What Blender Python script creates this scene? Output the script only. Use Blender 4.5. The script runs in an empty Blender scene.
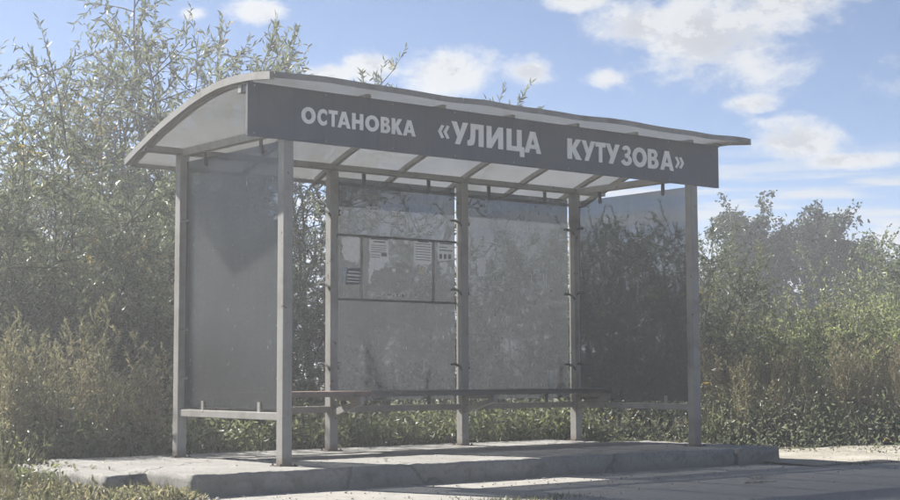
import bpy, bmesh, math, random
import numpy as np
from mathutils import Vector, Matrix, noise as mnoise
from mathutils.geometry import tessellate_polygon

# ------------------------------------------------------------------ camera, sky, sun, exposure
scene = bpy.context.scene
F, YAW, PITCH, ROLL = 1505.15, 0.8922, 0.0817, -0.0028
CAM = np.array([-5.8222, -9.0998, 0.6513])
fw = np.array([math.cos(YAW) * math.cos(PITCH), math.sin(YAW) * math.cos(PITCH), math.sin(PITCH)])
rt = np.cross(fw, [0, 0, 1.0]); rt /= np.linalg.norm(rt)
up = np.cross(rt, fw)
rt, up = math.cos(ROLL) * rt + math.sin(ROLL) * up, -math.sin(ROLL) * rt + math.cos(ROLL) * up
cam_data = bpy.data.cameras.new('camera')
cam_data.sensor_width = 36.0
cam_data.lens = F / 900 * 36
cam_data.clip_start = 0.05
cam_data.clip_end = 3000
cam = bpy.data.objects.new('camera', cam_data)
scene.collection.objects.link(cam)
M = Matrix.Identity(4)
for i in range(3):
    M[i][0], M[i][1], M[i][2], M[i][3] = rt[i], up[i], -fw[i], CAM[i]
cam.matrix_world = M
scene.camera = cam


def ray(px, py):
    d = fw + (px - 450) / F * rt - (py - 250) / F * up
    return d / np.linalg.norm(d)


def on_plane(px, py, axis, val):
    d = ray(px, py)
    return CAM + d * ((val - CAM[axis]) / d[axis])


SUN = np.array([-0.40, 1.15, 1.0]); SUN /= np.linalg.norm(SUN)
SUN_EL = math.asin(SUN[2]); SUN_ROT = math.atan2(SUN[0], SUN[1])
SKY_STRENGTH = 0.05

world = bpy.data.worlds.new('World'); scene.world = world; world.use_nodes = True
WN, WL = world.node_tree.nodes, world.node_tree.links
WN.clear()


class NG:
    """tiny helper for building node graphs"""
    def __init__(s, tree): s.n, s.l = tree.nodes, tree.links
    def node(s, kind, **kw):
        nd = s.n.new(kind)
        for k, v in kw.items(): setattr(nd, k, v)
        return nd
    def put(s, sock, v):
        if v is None: return
        if isinstance(v, bpy.types.NodeSocket): s.l.new(v, sock)
        else: sock.default_value = v
    def math(s, op, a, b=None, c=None, clamp=False):
        nd = s.node('ShaderNodeMath', operation=op, use_clamp=clamp)
        for i, v in enumerate((a, b, c)):
            if v is not None: s.put(nd.inputs[i], v)
        return nd.outputs[0]
    def mix(s, fac, a, b, blend='MIX'):
        nd = s.node('ShaderNodeMix', data_type='RGBA', blend_type=blend)
        s.put(nd.inputs[0], fac); s.put(nd.inputs[6], a); s.put(nd.inputs[7], b)
        return nd.outputs[2]
    def ramp(s, v, lo, hi, a=0.0, b=1.0, smooth=True):
        nd = s.node('ShaderNodeMapRange', interpolation_type='SMOOTHSTEP' if smooth else 'LINEAR')
        for i, x in enumerate((v, lo, hi, a, b)): s.put(nd.inputs[i], x)
        return nd.outputs[0]
    def noise(s, vec, scale, detail=4, rough=0.5, distort=0.0):
        nd = s.node('ShaderNodeTexNoise'); s.put(nd.inputs['Vector'], vec)
        nd.inputs['Scale'].default_value = scale; nd.inputs['Detail'].default_value = detail
        nd.inputs['Roughness'].default_value = rough; nd.inputs['Distortion'].default_value = distort
        return nd.outputs[0]
    def mapping(s, vec, scale=(1, 1, 1), loc=(0, 0, 0), rot=(0, 0, 0)):
        nd = s.node('ShaderNodeMapping'); s.put(nd.inputs[0], vec)
        nd.inputs[1].default_value = loc; nd.inputs[2].default_value = rot; nd.inputs[3].default_value = scale
        return nd.outputs[0]


def rgba(c): return (c[0], c[1], c[2], 1.0)


g = NG(world.node_tree)
sky = g.node('ShaderNodeTexSky', sky_type='NISHITA')
sky.sun_disc = False; sky.sun_elevation = SUN_EL; sky.sun_rotation = SUN_ROT
sky.altitude = 1500; sky.air_density = 0.62; sky.dust_density = 0.02; sky.ozone_density = 2.0
tc = g.node('ShaderNodeTexCoord')
sep = g.node('ShaderNodeSeparateXYZ'); g.l.new(tc.outputs['Generated'], sep.inputs[0])
az = g.math('ARCTAN2', sep.outputs[0], sep.outputs[1])
el = g.math('ARCSINE', sep.outputs[2])
CSC = (1, 1, 1.7)


def puff(off):
    a = g.noise(g.mapping(tc.outputs['Generated'], CSC, off), 16, 10, 0.66, 0.3)
    b = g.noise(g.mapping(tc.outputs['Generated'], CSC, (off[0] + 3, off[1] + 1, off[2] + 2)), 60, 8, 0.68)
    return g.math('ADD', g.math('MULTIPLY', a, 0.70), g.math('MULTIPLY', b, 0.30))


fine = puff((0, 0, 0))
toward = SUN * 0.010 + np.array([0, 0, 0.006])
fine_s = puff(tuple(float(q) for q in toward * np.array(CSC)))
# cumulus seen in the photograph, as directions in the sky: centre x, y, half width, half height (photo pixels)
CLOUDS = [(715, 36, 122, 66), (775, 0, 100, 50), (640, 28, 62, 36), (532, 72, 33, 17), (607, 77, 28, 15), (448, 72, 54, 30),
          (366, 66, 40, 18), (795, 142, 62, 28), (255, 13, 34, 15), (890, 237, 26, 20), (748, 103, 36, 12), (578, 0, 40, 13),
          (190, 14, 18, 8), (848, 160, 70, 10), (330, 74, 40, 16)]
field = None
for (px, py, hw, hh) in CLOUDS:
    d = ray(px, py)
    a0, e0 = math.atan2(d[0], d[1]), math.asin(d[2])
    dx = g.math('DIVIDE', g.math('SUBTRACT', az, a0), hw / F)
    dy = g.math('DIVIDE', g.math('SUBTRACT', el, e0), hh / F)
    r2 = g.math('ADD', g.math('MULTIPLY', dx, dx), g.math('MULTIPLY', dy, dy))
    f = g.math('SUBTRACT', 1.0, g.math('SQRT', r2))
    field = f if field is None else g.math('MAXIMUM', field, f)
# the same kind of scattered cumulus over the rest of the sky
big = g.noise(g.mapping(tc.outputs['Generated'], (1, 1, 2.2), (5.3, 2.1, 0.4)), 4.2, 3, 0.5)
field = g.math('MAXIMUM', field, g.math('MULTIPLY', g.math('SUBTRACT', big, 0.69), 6.0))
dens = g.math('ADD', field, g.math('MULTIPLY', g.math('SUBTRACT', fine, 0.5), 3.5))
mask = g.ramp(dens, -0.02, 0.80)
thick = g.ramp(g.math('ADD', g.math('MULTIPLY', field, 0.5), dens), 0.40, 1.35)
relief = g.ramp(g.math('SUBTRACT', fine_s, fine), -0.045, 0.035)       # more cloud towards the sun: shaded side
core = g.math('MULTIPLY', thick, g.math('ADD', 0.25, g.math('MULTIPLY', relief, 0.75)))
# thin streaks low over the horizon
st = g.noise(g.node('ShaderNodeCombineXYZ').outputs[0], 1.0, 4, 0.55)
comb = st.node.inputs[0].links[0].from_node
g.put(comb.inputs[0], g.math('MULTIPLY', az, 9.0)); g.put(comb.inputs[1], g.math('MULTIPLY', el, 95.0))
streak = g.math('MULTIPLY', g.ramp(st, 0.44, 0.60), g.math('MULTIPLY', g.ramp(el, 0.055, 0.08), g.ramp(el, 0.155, 0.115)))
lowband = g.ramp(el, 0.105, 0.075)
cirrus = g.math('MAXIMUM', g.math('MULTIPLY', streak, 0.9), g.math('MULTIPLY', lowband, 0.7))
cloud_col = g.mix(core, rgba((5.6, 5.7, 5.8)), rgba((3.7, 3.85, 4.15)))
skyc = g.mix(cirrus, sky.outputs[0], rgba((4.7, 4.95, 5.3)))
skyc = g.mix(g.math('MULTIPLY', mask, 0.93), skyc, cloud_col)
bg = g.node('ShaderNodeBackground'); g.l.new(skyc, bg.inputs[0]); bg.inputs[1].default_value = SKY_STRENGTH
wo = g.node('ShaderNodeOutputWorld'); g.l.new(bg.outputs[0], wo.inputs[0])

sun_data = bpy.data.lights.new('sun', 'SUN')
sun_data.energy = 5.0; sun_data.angle = math.radians(0.53); sun_data.color = (1.0, 0.965, 0.905)
sun = bpy.data.objects.new('sun', sun_data); scene.collection.objects.link(sun)
sun.rotation_euler = Vector(SUN).to_track_quat('Z', 'Y').to_euler()
sun.location = Vector(SUN) * 50

vs = scene.view_settings
vs.view_transform = 'Standard'; vs.look = 'None'; vs.gamma = 1.0; vs.exposure = 1.52; vs.use_curve_mapping = False
scene.render.engine = 'CYCLES'
cy = scene.cycles
cy.use_denoising = True
cy.max_bounces = 6; cy.diffuse_bounces = 3; cy.glossy_bounces = 2; cy.transmission_bounces = 4
cy.transparent_max_bounces = 12; cy.volume_bounces = 0
cy.caustics_reflective = False; cy.caustics_refractive = False
cy.sample_clamp_indirect = 6.0
cy.use_adaptive_sampling = True; cy.adaptive_threshold = 0.015; cy.use_light_tree = False

HAZE_DENSITY = 0.0056

# ------------------------------------------------------------------ helpers
COL = scene.collection
random.seed(7)
RNG = np.random.default_rng(11)
GZ = -0.15            # ground level; the platform top is z = 0


def tag(o, label=None, cat=None, group=None, kind=None):
    if label: o['label'] = label
    if cat: o['category'] = cat
    if group: o['group'] = group
    if kind: o['kind'] = kind
    return o


def empty(name, loc=(0, 0, 0), rz=0.0):
    o = bpy.data.objects.new(name, None); COL.objects.link(o)
    o.location = loc; o.rotation_euler[2] = rz; o.empty_display_size = 0.2
    return o


def link_mesh(name, me, mat=None, parent=None):
    o = bpy.data.objects.new(name, me); COL.objects.link(o)
    if mat is not None and not me.materials: me.materials.append(mat)
    if parent is not None: o.parent = parent
    return o


def np_mesh(name, V, faces=None, tris=None, smooth=False):
    me = bpy.data.meshes.new(name)
    if tris is not None:
        V = np.asarray(V, dtype=np.float32); T = np.asarray(tris, dtype=np.int32)
        me.vertices.add(len(V)); me.vertices.foreach_set('co', V.ravel())
        me.loops.add(T.size); me.loops.foreach_set('vertex_index', T.ravel())
        me.polygons.add(len(T))
        me.polygons.foreach_set('loop_start', np.arange(0, T.size, 3, dtype=np.int32))
        me.update(calc_edges=True)
    else:
        me.from_pydata([tuple(map(float, v)) for v in V], [], faces)
        me.update()
    if smooth: me.polygons.foreach_set('use_smooth', np.ones(len(me.polygons), dtype=bool))
    return me


class MB:
    """collects simple shapes into one mesh"""
    def __init__(s): s.v, s.f = [], []
    def add(s, v, f):
        o = len(s.v); s.v += [tuple(map(float, p)) for p in v]; s.f += [tuple(i + o for i in q) for q in f]; return s
    def box(s, x0, x1, y0, y1, z0, z1):
        return s.add([(x0, y0, z0), (x1, y0, z0), (x1, y1, z0), (x0, y1, z0), (x0, y0, z1), (x1, y0, z1), (x1, y1, z1), (x0, y1, z1)],
                     [(0, 3, 2, 1), (4, 5, 6, 7), (0, 1, 5, 4), (1, 2, 6, 5), (2, 3, 7, 6), (3, 0, 4, 7)])
    def tube(s, pts, rad, k=6, caps=True):
        P = [np.array(p, float) for p in pts]; n = len(P)
        if not hasattr(rad, '__len__'): rad = [rad] * n
        vs, fs = [], []
        for i in range(n):
            t = P[min(i + 1, n - 1)] - P[max(i - 1, 0)]; t /= np.linalg.norm(t) + 1e-9
            a = np.cross(t, [0, 0, 1.0] if abs(t[2]) < .9 else [1.0, 0, 0]); a /= np.linalg.norm(a); b = np.cross(t, a)
            for j in range(k):
                q = 2 * math.pi * (j + .5) / k
                vs.append(P[i] + rad[i] * (math.cos(q) * a + math.sin(q) * b))
        for i in range(n - 1):
            for j in range(k):
                fs.append((i * k + j, i * k + (j + 1) % k, (i + 1) * k + (j + 1) % k, (i + 1) * k + j))
        if caps: fs += [tuple(range(k))[::-1], tuple(range((n - 1) * k, n * k))]
        return s.add(vs, fs)
    def prism(s, loops2d, to3d, off):
        """polygon with holes (list of 2d loops) turned to 3d, thickened by vector off"""
        off = np.array(off, float)
        flat = [p for L in loops2d for p in L]
        T = tessellate_polygon([[Vector((p[0], p[1], 0)) for p in L] for L in loops2d])
        A = [np.array(to3d(*p), float) for p in flat]; n = len(A)
        fs = [tuple(t) for t in T] + [tuple(n + i for i in t[::-1]) for t in T]
        o = 0
        for L in loops2d:
            m = len(L)
            for i in range(m):
                a, b = o + i, o + (i + 1) % m
                fs.append((a, b, n + b, n + a))
            o += m
        return s.add(A + [a + off for a in A], fs)
    def mesh(s, name, bevel=0.0, smooth=False, fix=False):
        me = bpy.data.meshes.new(name); me.from_pydata(s.v, [], s.f); me.update()
        if bevel or fix:
            bm = bmesh.new(); bm.from_mesh(me)
            if fix: bmesh.ops.recalc_face_normals(bm, faces=bm.faces)
            if bevel: bmesh.ops.bevel(bm, geom=bm.edges[:], offset=bevel, segments=2, affect='EDGES', profile=.6)
            bm.to_mesh(me); bm.free()
        if smooth: me.polygons.foreach_set('use_smooth', np.ones(len(me.polygons), dtype=bool))
        return me
    def build(s, name, mat, parent=None, bevel=0.0, smooth=False, fix=False):
        return link_mesh(name, s.mesh(name, bevel, smooth, fix), mat, parent)


# ------------------------------------------------------------------ materials
def new_mat(name):
    m = bpy.data.materials.new(name); m.use_nodes = True
    m.node_tree.nodes.clear(); G = NG(m.node_tree)
    G.out = G.node('ShaderNodeOutputMaterial')
    G.tc = G.node('ShaderNodeTexCoord'); G.geo = G.node('ShaderNodeNewGeometry'); G.obj = G.tc.outputs['Object']
    G.pos = G.geo.outputs['Position']
    return m, G


def principled(G, col, rough=0.6, metal=0.0, bump=None, bump_d=0.01, spec=0.5):
    p = G.node('ShaderNodeBsdfPrincipled')
    G.put(p.inputs['Base Color'], col if isinstance(col, bpy.types.NodeSocket) else rgba(col))
    G.put(p.inputs['Roughness'], rough); p.inputs['Metallic'].default_value = metal
    p.inputs['Specular IOR Level'].default_value = spec
    if bump is not None:
        b = G.node('ShaderNodeBump'); b.inputs['Distance'].default_value = bump_d; b.inputs['Strength'].default_value = 0.8
        G.put(b.inputs['Height'], bump); G.l.new(b.outputs[0], p.inputs['Normal'])
    return p


def mat_paint(name, col, dirt=(0.10, 0.085, 0.065), rust=0.0, rough=0.55, amount=0.5):
    m, G = new_mat(name)
    n1 = G.noise(G.pos, 3.0, 6, 0.6); n2 = G.noise(G.pos, 38, 4, 0.6)
    n3 = G.noise(G.mapping(G.pos, (30, 30, 2.0)), 1.0, 4, 0.6)
    c = G.mix(G.math('MULTIPLY', G.ramp(n1, 0.42, 0.72), amount), rgba(col), rgba(dirt))
    c = G.mix(G.math('MULTIPLY', G.ramp(n3, 0.5, 0.75), amount * .6), c, rgba([x * .55 for x in col]))
    c = G.mix(G.math('MULTIPLY', G.ramp(n2, 0.62, 0.72), 0.35), c, rgba([min(1, x * 1.5) for x in col]))
    if rust:
        nr = G.noise(G.pos, 14, 6, 0.65)
        zz = G.node('ShaderNodeSeparateXYZ'); G.l.new(G.pos, zz.inputs[0])
        foot = G.ramp(G.math('ADD', zz.outputs[2], G.math('MULTIPLY', nr, 0.16)), 0.17, 0.07)
        c = G.mix(G.math('MULTIPLY', foot, 0.7), c, rgba((0.13, 0.085, 0.055)))
        c = G.mix(G.ramp(nr, 0.66 - rust * .1, 0.70), c, rgba((0.12, 0.055, 0.025)))
    p = principled(G, c, G.ramp(n1, 0.3, 0.7, rough - .1, rough + .2), bump=G.math('ADD', n2, n1), bump_d=0.0015)
    G.l.new(p.outputs[0], G.out.inputs[0]); return m


def mat_pane(name, tint, clear, dirt_col):
    m, G = new_mat(name)
    n1 = G.noise(G.pos, 2.2, 6, 0.62); n2 = G.noise(G.pos, 26, 5, 0.7)
    n3 = G.noise(G.mapping(G.pos, (17, 17, 0.9)), 1.0, 5, 0.6)
    mp = G.node('ShaderNodeSeparateXYZ'); G.l.new(G.pos, mp.inputs[0])
    splash = G.math('MULTIPLY', G.ramp(mp.outputs[2], 0.95, 0.40), G.ramp(n2, 0.3, 0.65))
    k = G.math('ADD', G.math('MULTIPLY', G.math('SUBTRACT', n1, .5), 0.22), G.math('MULTIPLY', G.math('SUBTRACT', n3, .5), 0.16))
    k = G.math('ADD', k, G.math('MULTIPLY', G.math('SUBTRACT', n2, .5), 0.14))
    k = G.math('ADD', k, G.math('MULTIPLY', splash, 0.14))
    dirt = G.math('ADD', 1.0 - clear, k, clamp=True)
    scr = G.ramp(G.noise(G.mapping(G.pos, (60, 60, 8), rot=(0, .5, 0)), 1.0, 3, 0.7), 0.69, 0.76)
    dirt = G.math('MAXIMUM', dirt, G.math('MULTIPLY', scr, 0.75))
    tr = G.node('ShaderNodeBsdfTransparent'); tr.inputs[0].default_value = rgba(tint)
    df = G.node('ShaderNodeBsdfDiffuse'); tl = G.node('ShaderNodeBsdfTranslucent')
    dc = G.mix(G.ramp(n2, 0.35, 0.7), rgba(dirt_col), rgba([x * 1.25 for x in dirt_col]))
    dc = G.mix(scr, dc, rgba((.6, .6, .58)))
    G.put(df.inputs[0], dc); G.put(tl.inputs[0], dc)
    a = G.node('ShaderNodeMixShader'); a.inputs[0].default_value = 0.5
    G.l.new(df.outputs[0], a.inputs[1]); G.l.new(tl.outputs[0], a.inputs[2])
    b = G.node('ShaderNodeMixShader'); G.put(b.inputs[0], dirt)
    G.l.new(tr.outputs[0], b.inputs[1]); G.l.new(a.outputs[0], b.inputs[2])
    gl = G.node('ShaderNodeBsdfGlossy'); gl.inputs['Roughness'].default_value = 0.22
    fr = G.node('ShaderNodeFresnel'); fr.inputs[0].default_value = 1.4
    c = G.node('ShaderNodeMixShader'); G.put(c.inputs[0], G.math('MULTIPLY', fr.outputs[0], 0.22))
    G.l.new(b.outputs[0], c.inputs[1]); G.l.new(gl.outputs[0], c.inputs[2])
    G.l.new(c.outputs[0], G.out.inputs[0]); return m


def mat_roof():
    m, G = new_mat('milky roof sheet')
    n1 = G.noise(G.pos, 1.8, 6, 0.6); n2 = G.noise(G.pos, 22, 4, 0.6)
    c = G.mix(G.ramp(n1, 0.35, 0.75), rgba((0.27, 0.27, 0.265)), rgba((0.22, 0.22, 0.215)))
    c = G.mix(G.math('MULTIPLY', G.ramp(n2, 0.6, 0.75), 0.5), c, rgba((0.20, 0.19, 0.17)))
    df = G.node('ShaderNodeBsdfDiffuse'); tl = G.node('ShaderNodeBsdfTranslucent')
    G.put(df.inputs[0], c); G.put(tl.inputs[0], c)
    a = G.node('ShaderNodeMixShader'); a.inputs[0].default_value = 0.5
    G.l.new(df.outputs[0], a.inputs[1]); G.l.new(tl.outputs[0], a.inputs[2])
    tr = G.node('ShaderNodeBsdfTransparent'); tr.inputs[0].default_value = rgba((0.85, 0.86, 0.87))
    b = G.node('ShaderNodeMixShader'); b.inputs[0].default_value = 0.36
    G.l.new(a.outputs[0], b.inputs[1]); G.l.new(tr.outputs[0], b.inputs[2])
    G.l.new(b.outputs[0], G.out.inputs[0]); return m


def mat_leaf(name, cols, trans=0.45, yellow=None, rough=0.42):
    """cols: list of base colours picked per leaf; yellow: colour of a few turned leaves"""
    m, G = new_mat(name)
    r = G.geo.outputs['Random Per Island']
    oi = G.node('ShaderNodeObjectInfo')
    rp = G.node('ShaderNodeValToRGB'); rp.color_ramp.interpolation = 'LINEAR'
    while len(rp.color_ramp.elements) < len(cols): rp.color_ramp.elements.new(0.5)
    for i, c in enumerate(cols):
        rp.color_ramp.elements[i].position = i / max(1, len(cols) - 1); rp.color_ramp.elements[i].color = rgba(c)
    G.put(rp.inputs[0], r)
    hs = G.node('ShaderNodeHueSaturation'); hs.inputs['Saturation'].default_value = 0.88
    G.put(hs.inputs['Hue'], G.ramp(oi.outputs['Random'], 0, 1, 0.485, 0.515, False))
    G.put(hs.inputs['Value'], G.ramp(G.noise(G.pos, 1.6, 3, 0.5), 0.3, 0.7, 0.8, 1.2, False)); G.l.new(rp.outputs[0], hs.inputs['Color'])
    c = hs.outputs[0]
    if yellow is not None:
        yn = G.math('ADD', G.noise(G.pos, 1.1, 3, 0.5), G.math('MULTIPLY', r, 0.16))
        c = G.mix(G.ramp(yn, 0.75, 0.80), c, rgba(yellow))
    p = principled(G, c, rough, spec=0.4)
    tl = G.node('ShaderNodeBsdfTranslucent'); G.put(tl.inputs[0], G.mix(1.0, c, rgba((1.1, 1.15, 0.85)), 'MULTIPLY'))
    a = G.node('ShaderNodeMixShader'); a.inputs[0].default_value = trans
    G.l.new(p.outputs[0], a.inputs[1]); G.l.new(tl.outputs[0], a.inputs[2])
    G.l.new(a.outputs[0], G.out.inputs[0]); return m


def mat_simple(name, col, rough=0.7, var=0.25, scale=20, bump=0.002, spec=0.4):
    m, G = new_mat(name)
    n = G.noise(G.pos, scale, 5, 0.6)
    c = G.mix(G.ramp(n, 0.3, 0.7), rgba([x * (1 - var) for x in col]), rgba([min(1, x * (1 + var)) for x in col]))
    p = principled(G, c, rough, bump=n, bump_d=bump, spec=spec)
    G.l.new(p.outputs[0], G.out.inputs[0]); return m


def mat_paper(name, col, var=0.15):
    m, G = new_mat(name)
    n = G.noise(G.pos, 30, 5, 0.6)
    c = G.mix(G.ramp(n, 0.3, 0.7), rgba([x * (1 - var) for x in col]), rgba([min(1, x * (1 + var)) for x in col]))
    p = principled(G, c, 0.9, spec=0.2); tl = G.node('ShaderNodeBsdfTranslucent'); G.put(tl.inputs[0], c)
    a = G.node('ShaderNodeMixShader'); a.inputs[0].default_value = 0.18
    G.l.new(p.outputs[0], a.inputs[1]); G.l.new(tl.outputs[0], a.inputs[2]); G.l.new(a.outputs[0], G.out.inputs[0]); return m


def mat_concrete():
    m, G = new_mat('worn concrete')
    n1 = G.noise(G.pos, 1.7, 6, 0.6); n2 = G.noise(G.pos, 24, 6, 0.7); n3 = G.noise(G.pos, 110, 4, 0.6)
    c = G.mix(G.ramp(n1, 0.3, 0.7), rgba((0.225, 0.218, 0.203)), rgba((0.30, 0.29, 0.272)))
    c = G.mix(G.math('MULTIPLY', G.ramp(n2, 0.45, 0.72), 0.75), c, rgba((0.155, 0.148, 0.13)))
    c = G.mix(G.math('MULTIPLY', G.ramp(n3, 0.55, 0.75), 0.5), c, rgba((0.36, 0.35, 0.325)))
    sp = G.node('ShaderNodeSeparateXYZ'); G.l.new(G.pos, sp.inputs[0])
    damp = G.math('MULTIPLY', G.ramp(G.math('ADD', sp.outputs[2], G.math('MULTIPLY', G.math('SUBTRACT', n2, .5), 0.16)), -0.07, -0.14), 0.6)
    c = G.mix(damp, c, rgba((0.17, 0.165, 0.14)))       # soil splashed and moss at the foot of the kerb
    moss = G.math('MULTIPLY', G.ramp(G.noise(G.pos, 5.5, 7, 0.7), 0.50, 0.62), G.ramp(sp.outputs[2], 0.0, -0.07))
    c = G.mix(G.math('MULTIPLY', moss, 0.45), c, rgba((0.10, 0.10, 0.075)))
    stain = G.ramp(G.noise(G.mapping(G.pos, (1, 1.6, 1), (4, 2, 0)), 2.6, 6, 0.65), 0.52, 0.66)
    c = G.mix(G.math('MULTIPLY', stain, 0.4), c, rgba((0.22, 0.205, 0.175)))
    vo = G.node('ShaderNodeTexVoronoi', feature='DISTANCE_TO_EDGE'); vo.inputs['Scale'].default_value = 0.55
    wob = G.node('ShaderNodeVectorMath', operation='ADD'); G.l.new(G.pos, wob.inputs[0])
    nz = G.node('ShaderNodeTexNoise'); nz.inputs['Scale'].default_value = 4.0; nz.inputs['Detail'].default_value = 5; G.l.new(G.pos, nz.inputs['Vector'])
    wsc = G.node('ShaderNodeVectorMath', operation='SCALE'); wsc.inputs['Scale'].default_value = 0.35; G.l.new(nz.outputs['Color'], wsc.inputs[0])
    G.l.new(wsc.outputs[0], wob.inputs[1]); G.l.new(wob.outputs[0], vo.inputs['Vector'])
    crack = G.ramp(vo.outputs['Distance'], 0.012, 0.004)
    c = G.mix(G.math('MULTIPLY', crack, 0.45), c, rgba((0.09, 0.085, 0.07)))
    h = G.math('ADD', G.math('MULTIPLY', n2, 0.7), G.math('MULTIPLY', n3, 0.5))
    p = principled(G, c, 0.9, bump=G.math('SUBTRACT', h, G.math('MULTIPLY', crack, 0.6)), bump_d=0.014, spec=0.2)
    G.l.new(p.outputs[0], G.out.inputs[0]); return m


def mat_road():
    m, G = new_mat('asphalt')
    n1 = G.noise(G.pos, 0.9, 6, 0.6); n2 = G.noise(G.pos, 7, 6, 0.65); n3 = G.noise(G.pos, 150, 3, 0.7)
    sp = G.node('ShaderNodeSeparateXYZ'); G.l.new(G.pos, sp.inputs[0])
    c = G.mix(G.ramp(n3, 0.35, 0.7), rgba((0.17, 0.166, 0.157)), rgba((0.29, 0.282, 0.268)))
    # blown sand and dust lying along the foot of the kerb
    e = G.math('ADD', sp.outputs[1], G.math('MULTIPLY', G.math('SUBTRACT', n1, .5), 1.5))
    dust = G.math('MULTIPLY', G.ramp(e, -2.9, -1.1), G.ramp(n2, 0.28, 0.52))
    c = G.mix(G.math('MULTIPLY', dust, 0.85), c, rgba((0.34, 0.322, 0.29)))
    c = G.mix(G.math('MULTIPLY', G.ramp(n1, 0.5, 0.75), 0.35), c, rgba((0.22, 0.208, 0.19)))
    p = principled(G, c, 0.92, bump=G.math('ADD', n3, n2), bump_d=0.008, spec=0.2)
    G.l.new(p.outputs[0], G.out.inputs[0]); return m


def mat_ground():
    m, G = new_mat('soil and grass')
    n1 = G.noise(G.pos, 0.6, 6, 0.6); n2 = G.noise(G.pos, 9, 6, 0.7)
    c = G.mix(G.ramp(n1, 0.35, 0.65), rgba((0.060, 0.066, 0.030)), rgba((0.10, 0.088, 0.055)))
    c = G.mix(G.ramp(n2, 0.5, 0.8), c, rgba((0.13, 0.115, 0.075)))
    p = principled(G, c, 0.95, bump=n2, bump_d=0.03, spec=0.1)
    G.l.new(p.outputs[0], G.out.inputs[0]); return m


def mat_dirt():
    m, G = new_mat('trodden dirt')
    n1 = G.noise(G.pos, 1.5, 6, 0.6); n2 = G.noise(G.pos, 18, 6, 0.7); n3 = G.noise(G.pos, 90, 3, .6)
    c = G.mix(G.ramp(n1, 0.3, 0.7), rgba((0.27, 0.245, 0.20)), rgba((0.40, 0.375, 0.325)))
    c = G.mix(G.math('MULTIPLY', G.ramp(n2, 0.5, 0.75), 0.7), c, rgba((0.18, 0.16, 0.125)))
    c = G.mix(G.math('MULTIPLY', G.ramp(n3, 0.6, 0.75), 0.6), c, rgba((0.5, 0.48, 0.44)))
    p = principled(G, c, 0.95, bump=G.math('ADD', n2, n3), bump_d=0.012, spec=0.15)
    G.l.new(p.outputs[0], G.out.inputs[0]); return m


def mat_bench():
    m, G = new_mat('worn bench boards')
    n1 = G.noise(G.mapping(G.pos, (1.5, 30, 30)), 1.0, 5, 0.6); n2 = G.noise(G.mapping(G.pos, (1, 2.5, 2.5)), 3.2, 6, 0.65)
    sp = G.node('ShaderNodeSeparateXYZ'); G.l.new(G.pos, sp.inputs[0])
    c = G.mix(G.ramp(n1, 0.3, 0.7), rgba((0.055, 0.050, 0.044)), rgba((0.105, 0.096, 0.085)))
    left = G.ramp(sp.outputs[0], 2.1, 0.9)
    c = G.mix(G.math('MULTIPLY', G.ramp(G.math('ADD', n2, G.math('MULTIPLY', left, 0.22)), 0.56, 0.64), 0.9), c, rgba((0.19, 0.125, 0.10)))
    p = principled(G, c, 0.55, bump=n1, bump_d=0.003)
    G.l.new(p.outputs[0], G.out.inputs[0]); return m


def mat_glass():
    m, G = new_mat('glass with painted glints')
    tr = G.node('ShaderNodeBsdfTransparent'); tr.inputs[0].default_value = rgba((0.93, 0.95, 0.95))
    tl = G.node('ShaderNodeBsdfTranslucent'); tl.inputs[0].default_value = rgba((0.75, 0.77, 0.77))
    gl = G.node('ShaderNodeBsdfGlossy'); gl.inputs['Roughness'].default_value = 0.15
    lw = G.node('ShaderNodeLayerWeight'); lw.inputs[0].default_value = 0.35
    df = G.node('ShaderNodeBsdfDiffuse'); df.inputs[0].default_value = rgba((0.8, 0.82, 0.82))
    m0 = G.node('ShaderNodeMixShader'); m0.inputs[0].default_value = 0.5; G.l.new(tl.outputs[0], m0.inputs[1]); G.l.new(df.outputs[0], m0.inputs[2])
    a = G.node('ShaderNodeMixShader'); a.inputs[0].default_value = 0.3
    G.l.new(m0.outputs[0], a.inputs[1]); G.l.new(gl.outputs[0], a.inputs[2])
    b = G.node('ShaderNodeMixShader'); G.put(b.inputs[0], G.ramp(lw.outputs['Facing'], 0.1, 0.9, 0.42, 0.95))  # milky white mixed in, stronger at the rim, stands in for bright glints
    G.l.new(tr.outputs[0], b.inputs[1]); G.l.new(a.outputs[0], b.inputs[2]); G.l.new(b.outputs[0], G.out.inputs[0]); return m


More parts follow.
